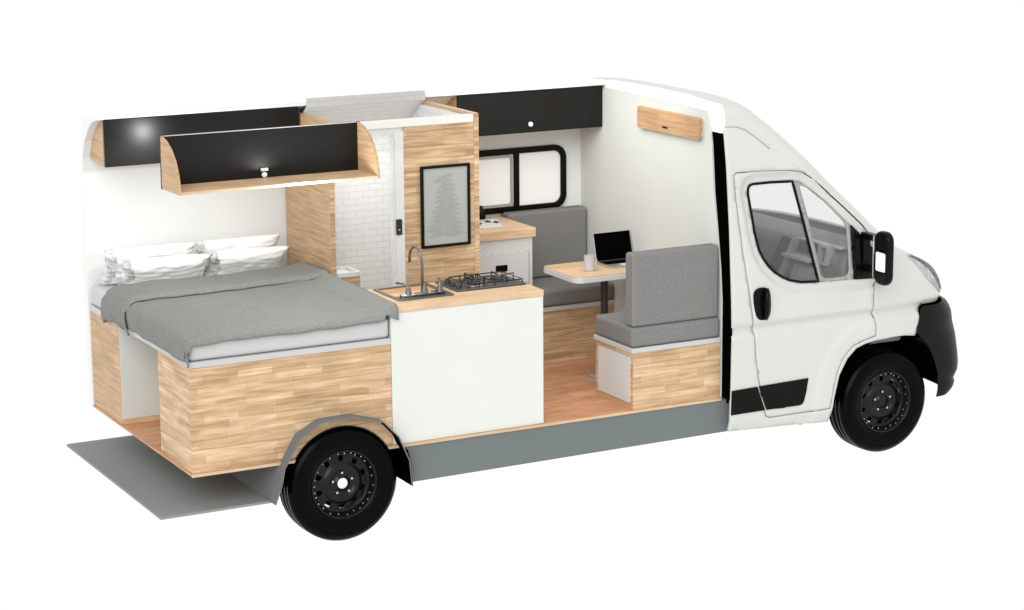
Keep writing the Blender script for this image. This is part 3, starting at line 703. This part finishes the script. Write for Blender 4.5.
put('top_strip', prism([(.594, 2.447), (.594, 2.503), (.584, 2.503), (.584, 2.441)], 'x', .4645, 1.321), tile('shaded_top_tile', (.50, .50, .495), (.42, .42, .42)), t, off=(0, 0))  # greyer tile colour paints shade onto the upper lip
put('tiled_wall', box(.4645, .472, .17, .919, FL + .001, 2.38), K['tile'], t); put('tiled_wall', box(1.311, 1.3215, -.105, .919, FL + .001, 2.405), K['tile'], t)
put('tray', box(.473, 1.31, -.10, .918, FL + .001, FL + .05), K['cream'], t)
put('header', box(.441, 1.3215, -.130, -.085, 2.372, 2.422), K['cream'], t, bevel=.004)
put('header', box(.441, .8215, -.118, -.10, 2.335, 2.371), K['lgrey'], t)
j = put('door_jamb', box(.765, .8215, -.127, -.06, FL + .001, 2.350), K['jamb'], t)
put('door_track', box(.748, .764, -.112, -.075, FL + .001, 2.31), K['jamb'], t)
for za, zb in ((2.16, 2.29), (1.86, 1.97), (1.42, 1.66)): put('hinge_strip', box(.7435, .7475, -.115, -.10, za, zb), K['lgrey'], t)
l = put('door_latch', box(.758, .798, -.142, -.1275, 1.685, 1.785), K['iron'], t, bevel=.003)
put('keyhole', lathe([(0, -.003), (.006, -.002), (.007, 0)], (.776, -.143, 1.718), 'y', 12), K['lug'], l)

t = thing('wash_stand', 'narrow oak wash stand with white basin just inside the shower doorway', 'wash stand', (.55, .27, FL))
put('stand_body', box(.4745, .632, .165, .38, FL + .051, 1.380), K['oakL'], t)
put('basin', ring(rrect(.4745, .635, .160, .385, .012, 3), rrect(.488, .622, .174, .372, .01, 3), 'z', 1.381, 1.410), K['bright'], t)
put('basin_bottom', box(.4885, .6215, .1745, .3715, 1.381, 1.388), K['bright'], t)

# framed print
t = thing('framed_print', 'black framed grey picture of a conifer hung on the oak shower front', 'picture', (1.108, -.14, 1.58))
fx0, fx1, fz0, fz1 = .932, 1.282, 1.580, 2.112
put('frame', ring([(fx0, fz0), (fx1, fz0), (fx1, fz1), (fx0, fz1)], [(fx0 + .017, fz0 + .017), (fx1 - .017, fz0 + .017), (fx1 - .017, fz1 - .017), (fx0 + .017, fz1 - .017)], 'y', -.152, -.1305), K['bplastic'], t, bevel=.002)
pc = put('print', box(fx0 + .0175, fx1 - .0175, -.141, -.136, fz0 + .0175, fz1 - .0175), K['art'], t)
tb = bmesh.new(); rr = random.Random(3)
def leaf(x, z, dx, dz, w):
    d = Vector((dx, dz)); n = Vector((-d.y, d.x)).normalized() * w; pts = [(x, z), (x + dx * .4 + n.x, z + dz * .4 + n.y), (x + dx, z + dz), (x + dx * .4 - n.x, z + dz * .4 - n.y)]
    y = -.1420 - rr.random() * .0007; v = [tb.verts.new((p[0], y, p[1])) for p in pts]; tb.faces.new(v)
for k in range(13):
    f = k / 12; z = 2.04 - .36 * f; wd = .05 + .085 * f
    leaf(1.112, z, -wd * rr.uniform(.85, 1.15), -.012 - .02 * f, .012 + .008 * f); leaf(1.112, z + .008, wd * rr.uniform(.85, 1.15), -.010 - .02 * f, .012 + .008 * f)
leaf(1.10, 2.035, -.085, -.035, .018); leaf(1.112, 2.06, 0, -.40, .035); leaf(1.09, 1.66, .13, -.005, .018); leaf(1.10, 1.70, -.14, -.01, .02)
put('tree_motif', tb, K['art2'], pc)

# ================================================================ KITCHEN
t = thing('kitchen_unit', 'white fronted kitchen unit with oak worktop beside the bed', 'kitchen unit', (.87, -.65, FL))
put('cabinet_body', box(.345, 1.383, -.905, -.40, FL + .001, 1.362), K['lgrey'], t)
put('front_panel', box(.344, 1.391, -.924, -.906, FL + .002, 1.363), K['bright'], t)
# worktop with a sink cut-out
wo = [(.346, -.925), (1.395, -.925), (1.395, -.375), (.346, -.375)]
sk = rrect(.480, .822, -.775, -.415, .02, 3)
def plate(outer, hole, z0, z1):
    bm = bmesh.new(); V = [Vector(p) for p in outer + hole]; n = len(outer); m = len(hole)
    E = [(i, (i + 1) % n) for i in range(n)] + [(n + i, n + (i + 1) % m) for i in range(m)]
    vo, _, fo, _, _, _ = delaunay_2d_cdt(V, E, [], 0, 1e-6)
    for z, fl in ((z1, 0), (z0, 1)):
        bv = [bm.verts.new((v.x, v.y, z)) for v in vo]
        for f in fo:
            c = sum((vo[i] for i in f), Vector((0, 0))) / 3
            if inside(c, outer) and not inside(c, hole): bm.faces.new([bv[i] for i in (f if not fl else f[::-1])])
    for lp in (outer, hole):
        a = [bm.verts.new((*p, z0)) for p in lp]; b = [bm.verts.new((*p, z1)) for p in lp]; k = len(lp)
        for i in range(k): bm.faces.new((a[i], a[(i + 1) % k], b[(i + 1) % k], b[i]))
    bmesh.ops.remove_doubles(bm, verts=bm.verts, dist=1e-5); bmesh.ops.recalc_face_normals(bm, faces=bm.faces); return bm
put('worktop', plate(wo, sk, 1.364, 1.405), K['oakT'], t)

s = thing('kitchen_sink', 'inset sink with dark rim and copper coloured bowl in the oak worktop', 'sink', (.65, -.6, 1.405))
put('basin', prism(rrect(.4815, .8205, -.774, -.4165, .02, 3), 'z', 1.372, 1.376), K['basin'], s)
put('sink_rim', ring(rrect(.462, .842, -.800, -.395, .02, 4), rrect(.486, .815, -.690, -.421, .02, 4), 'z', 1.4055, 1.413), K['steel'], s, bevel=.002)
put('drain', lathe([(.02, .004), (.024, .003), (.026, 0)], (.65, -.55, 1.3765), 'z', 20), K['steel'], s)
f = thing('mixer_tap', 'tall gooseneck kitchen tap with two side levers on the sink rim', 'tap', (.66, -.715, 1.413))
put('tap_base', tube([(.50, -.735, 1.423), (.80, -.735, 1.423)], .014, n=10), K['steel2'], f, smooth=True)
put('tap_body', lathe([(.024, 0), (.022, .02), (.014, .05), (.011, .07)], (.662, -.735, 1.425), 'z', 20), K['steel'], f, smooth=True)
sp = [(0.649, -.735, 1.45), (0.649, -.735, 1.61), (0.643, -.728, 1.662), (0.641, -.705, 1.694), (0.637, -.672, 1.708), (0.633, -.637, 1.70), (0.630, -.612, 1.675), (0.629, -.600, 1.64), (0.629, -.598, 1.60)]
put('spout', tube(sp, .009, n=12), K['steel'], f, smooth=True)
for hx in (.553, .768):
    h = put('tap_lever', lathe([(.022, 0), (.018, .022), (.012, .045), (.010, .06), (0, .062)], (hx, -.735, 1.425), 'z', 18), K['steel'], f, smooth=True)
    put('lever_arm', tube([(hx, -.735, 1.48), (hx - .02 if hx < .6 else hx + .02, -.70, 1.492), (hx - .045 if hx < .6 else hx + .03, -.655, 1.490)], .007), K['steel'], h, smooth=True)

hb = thing('gas_hob', 'dark three burner gas hob with wire pan supports on the worktop', 'hob', (1.15, -.57, 1.405))
put('hob_plate', prism(rrect(.893, 1.382, -.728, -.402, .015, 4), 'z', 1.4055, 1.417), K['hob'], hb, bevel=.003)
for kx, ky in ((.935, -.66), (.935, -.58), (.935, -.50), (.965, -.45)): put('knob', lathe([(.017, 0), (.016, .016), (.011, .019), (0, .019)], (kx, ky, 1.417), 'z', 18), K['iron'], hb, smooth=True)
for bx, by, br in ((1.06, -.62, .045), (1.10, -.48, .035), (1.27, -.565, .058)):
    b = put('burner', lathe([(br * 1.25, 0), (br * 1.2, .006), (br, .009), (br * .95, .017), (br * .6, .021), (0, .021)], (bx, by, 1.417), 'z', 28), K['iron'], hb, smooth=True)
    put('burner_ring', tube([(bx + br * 1.3 * math.cos(a), by + br * 1.3 * math.sin(a), 1.420) for a in [2 * PI * k / 24 for k in range(24)]], .003, closed=True, n=6), K['lug'], b, smooth=True)
    g = put('pan_support', tube([(bx - br * 1.9, by, 1.418), (bx - br * 1.9, by, 1.452), (bx - br * .5, by, 1.449)], .0045, n=6), K['iron'], hb)
    for a in (90, 180, 270):
        m = Matrix.Rotation(math.radians(a), 3, 'Z'); pts = [m @ Vector(p) + Vector((bx, by, 0)) for p in ((-br * 1.75, 0, 1.418), (-br * 1.75, 0, 1.454), (-br * .5, 0, 1.447))]
        put('pan_support', tube(pts, .0045, n=6), K['iron'], hb)
put('hob_rail', tube([(.985, -.700, 1.438), (1.365, -.700, 1.438), (1.365, -.425, 1.438), (.985, -.425, 1.438)], .004, closed=True, n=6), K['iron'], hb)
put('hob_rail', tube([(1.175, -.70, 1.438), (1.175, -.425, 1.438)], .004, n=6), K['iron'], hb)
for px in (.985, 1.175, 1.365):
    for py in (-.70, -.425): put('rail_foot', tube([(px, py, 1.417), (px, py, 1.438)], .004, n=6), K['iron'], hb)

# drawer unit at the far wall
t = thing('drawer_unit', 'pale grey cupboard with black recessed handle and thick oak top under the window', 'cupboard', (1.71, .67, FL))
put('cabinet_body', box(1.358, 2.045, .425, YW - .002, FL + .001, 1.471), K['lgrey'], t)
d = put('cupboard_door', box(1.40, 2.012, .415, .4245, 1.150, 1.372), mat('pale_door', (.60, .605, .60), .45, .3, noise_amt=.015, noise_scale=60), t, bevel=.001)
put('recessed_handle', box(1.755, 1.845, .409, .4145, 1.247, 1.293), K['bplastic'], d, bevel=.003)
for k in range(7): put('hinge_pin', box(1.60 + .065 * k, 1.606 + .065 * k, .4115, .4145, 1.3725, 1.3765), K['dash'], d)
put('door_line', box(2.0125, 2.0155, .413, .4245, 1.150, 1.372), K['mgrey'], d)
put('worktop', box(1.358, 2.062, .402, YW - .002, 1.472, 1.533), K['oakT'], t, bevel=.002)
t = thing('socket_panel', 'pale grey slab with small dark sockets lying on the cupboard top', 'socket panel', (1.75, .68, 1.533))
pp = put('panel', prism([(1.62, .52), (1.865, .525), (1.975, .80), (1.72, .82)], 'z', 1.5335, 1.545), K['lgrey'], t, bevel=.003)
for sx, sy in ((1.755, .66), (1.845, .70), (1.885, .655)):
    put('socket', box(sx - .014, sx + .014, sy - .02, sy + .02, 1.5455, 1.552), K['bplastic'], pp, bevel=.002)
for sx, sy in ((1.755, .60), (1.90, .74)): put('button', lathe([(.01, 0), (.009, .006), (0, .007)], (sx, sy, 1.5455), 'z', 12), K['cap'], pp)
k_ = thing('black_bottle', 'small black bottle standing at the end of the grey socket slab', 'bottle', (1.885, .86, 1.533))
put('bottle_body', lathe([(0, 0), (.032, 0), (.034, .02), (.034, .055), (.026, .075), (.014, .088), (.014, .10), (0, .10)], (1.868, .85, 1.534), 'z', 20), K['bplastic'], k_, smooth=True)

# ================================================================ DINETTE
GB = 'grey upholstered dinette benches with oak bases'
t = thing('dinette_bench', 'grey bench with its high back at the cut side, grey panel set in its base', 'bench', (2.38, -.68, FL), GB)
put('bench_base', box(2.0485, XB - .003, YN - .001, -.443, FL + .001, .918), K['oakL'], t, off=(3, .02))
put('inset_panel', box(2.042, 2.0484, -.885, -.485, FL + .042, .888), K['lgrey'], t)
put('seat_board', box(2.036, XB - .003, YN - .006, -.432, .919, .951), K['rim_white'], t, bevel=.004)
sc = put('seat_cushion', box(2.040, XB - .004, YN - .002, -.435, .952, 1.086), K['fabric'], t, bevel=.026, seg=4)
bc = put('back_cushion', box(2.045, XB - .016, YN + .003, -.815, 1.087, 1.566), K['fabric'], t, bevel=.022, seg=4)
put('piping', tube([(2.046, YN + .022, 1.10), (2.046, YN + .022, 1.55)], .0035, n=6), K['fabric2'], bc)
t = thing('dinette_bench', 'grey bench with its back against the window wall, behind the small table', 'bench', (2.38, .68, FL), GB)
put('bench_base', box(2.0655, XB - .003, .462, YW - .002, FL + .001, .918), K['oakL'], t, off=(5, .0))
put('seat_board', box(2.063, XB - .003, .446, YW - .002, .919, .951), K['rim_white'], t, bevel=.004)
put('seat_cushion', box(2.066, XB - .004, .438, YW - .003, .952, 1.078), K['fabric'], t, bevel=.03, seg=4)
put('back_cushion', box(2.066, XB - .010, .815, YW - .003, 1.079, 1.562), K['fabric'], t, bevel=.022, seg=4)

t = thing('dinette_table', 'small oak topped table with grey edge on a single dark post between the benches', 'table', (2.37, 0, FL))
tp = rrect(2.045, XB - .006, -.195, .300, .06, 6)
put('tabletop', prism(tp, 'z', 1.279, 1.284), K['oakT'], t)
put('edge_band', prism(offset(tp, .003), 'z', 1.242, 1.2785), K['lgrey'], t, bevel=.004)
put('post', lathe([(.026, 0), (.026, .68)], (2.372, 0, FL + .02), 'z', 24), mat('bronze_post', (.055, .045, .04), .35, .4, .4, noise_amt=.1), t, smooth=True)
put('foot_plate', lathe([(.125, 0), (.125, .008), (.10, .018), (.03, .022), (0, .022)], (2.372, 0, FL + .001), 'z', 40), K['silver'], t, smooth=True)
t = thing('laptop', 'open black laptop standing on the dinette table', 'laptop', (2.55, .1, 1.284))
put('keyboard_base', prism(rrect(2.405, 2.700, -.045, .165, .012, 3), 'z', 1.285, 1.299), K['silver'], t)
kb = bmesh.new()
for r in range(5):
    for c in range(13): box(2.418 + .0207 * c, 2.418 + .0207 * c + .0175, .045 + .022 * r, .045 + .022 * r + .018, 1.2992, 1.303, kb)
put('keys', kb, K['bplastic'], t)
put('touchpad', box(2.50, 2.60, -.035, .03, 1.2992, 1.3002), K['lgrey'], t)
scn = prism([(.166, 1.296), (.174, 1.296), (.226, 1.490), (.218, 1.492)], 'x', 2.403, 2.702)
sp_ = put('lid', scn, K['silver'], t, bevel=.002)
put('screen', prism([(.1655, 1.302), (.1640, 1.302), (.2145, 1.486), (.216, 1.486)], 'x', 2.410, 2.695), K['flat'], sp_)
t = thing('mug', 'pale grey mug standing on the table beside the laptop', 'mug', (2.245, 0, 1.284))
put('cup', lathe([(0, .001), (.034, .001), (.0365, .006), (.0365, .105), (.033, .105), (.033, .010), (0, .010)], (2.25, -.005, 1.284), 'z', 32), K['ceram'], t, smooth=False)
put('handle', tube([(2.25 + .030 + .028 * math.sin(a), -.005 - 0 * a, 1.284 + .055 + .032 * math.cos(a)) for a in [math.radians(10 + 16 * k) for k in range(11)]], .0055), K['ceram'], t, smooth=True)

# ---------------------------------------------------------------- render
S.render.engine = 'CYCLES'
S.cycles.max_bounces = 8; S.cycles.transparent_max_bounces = 12
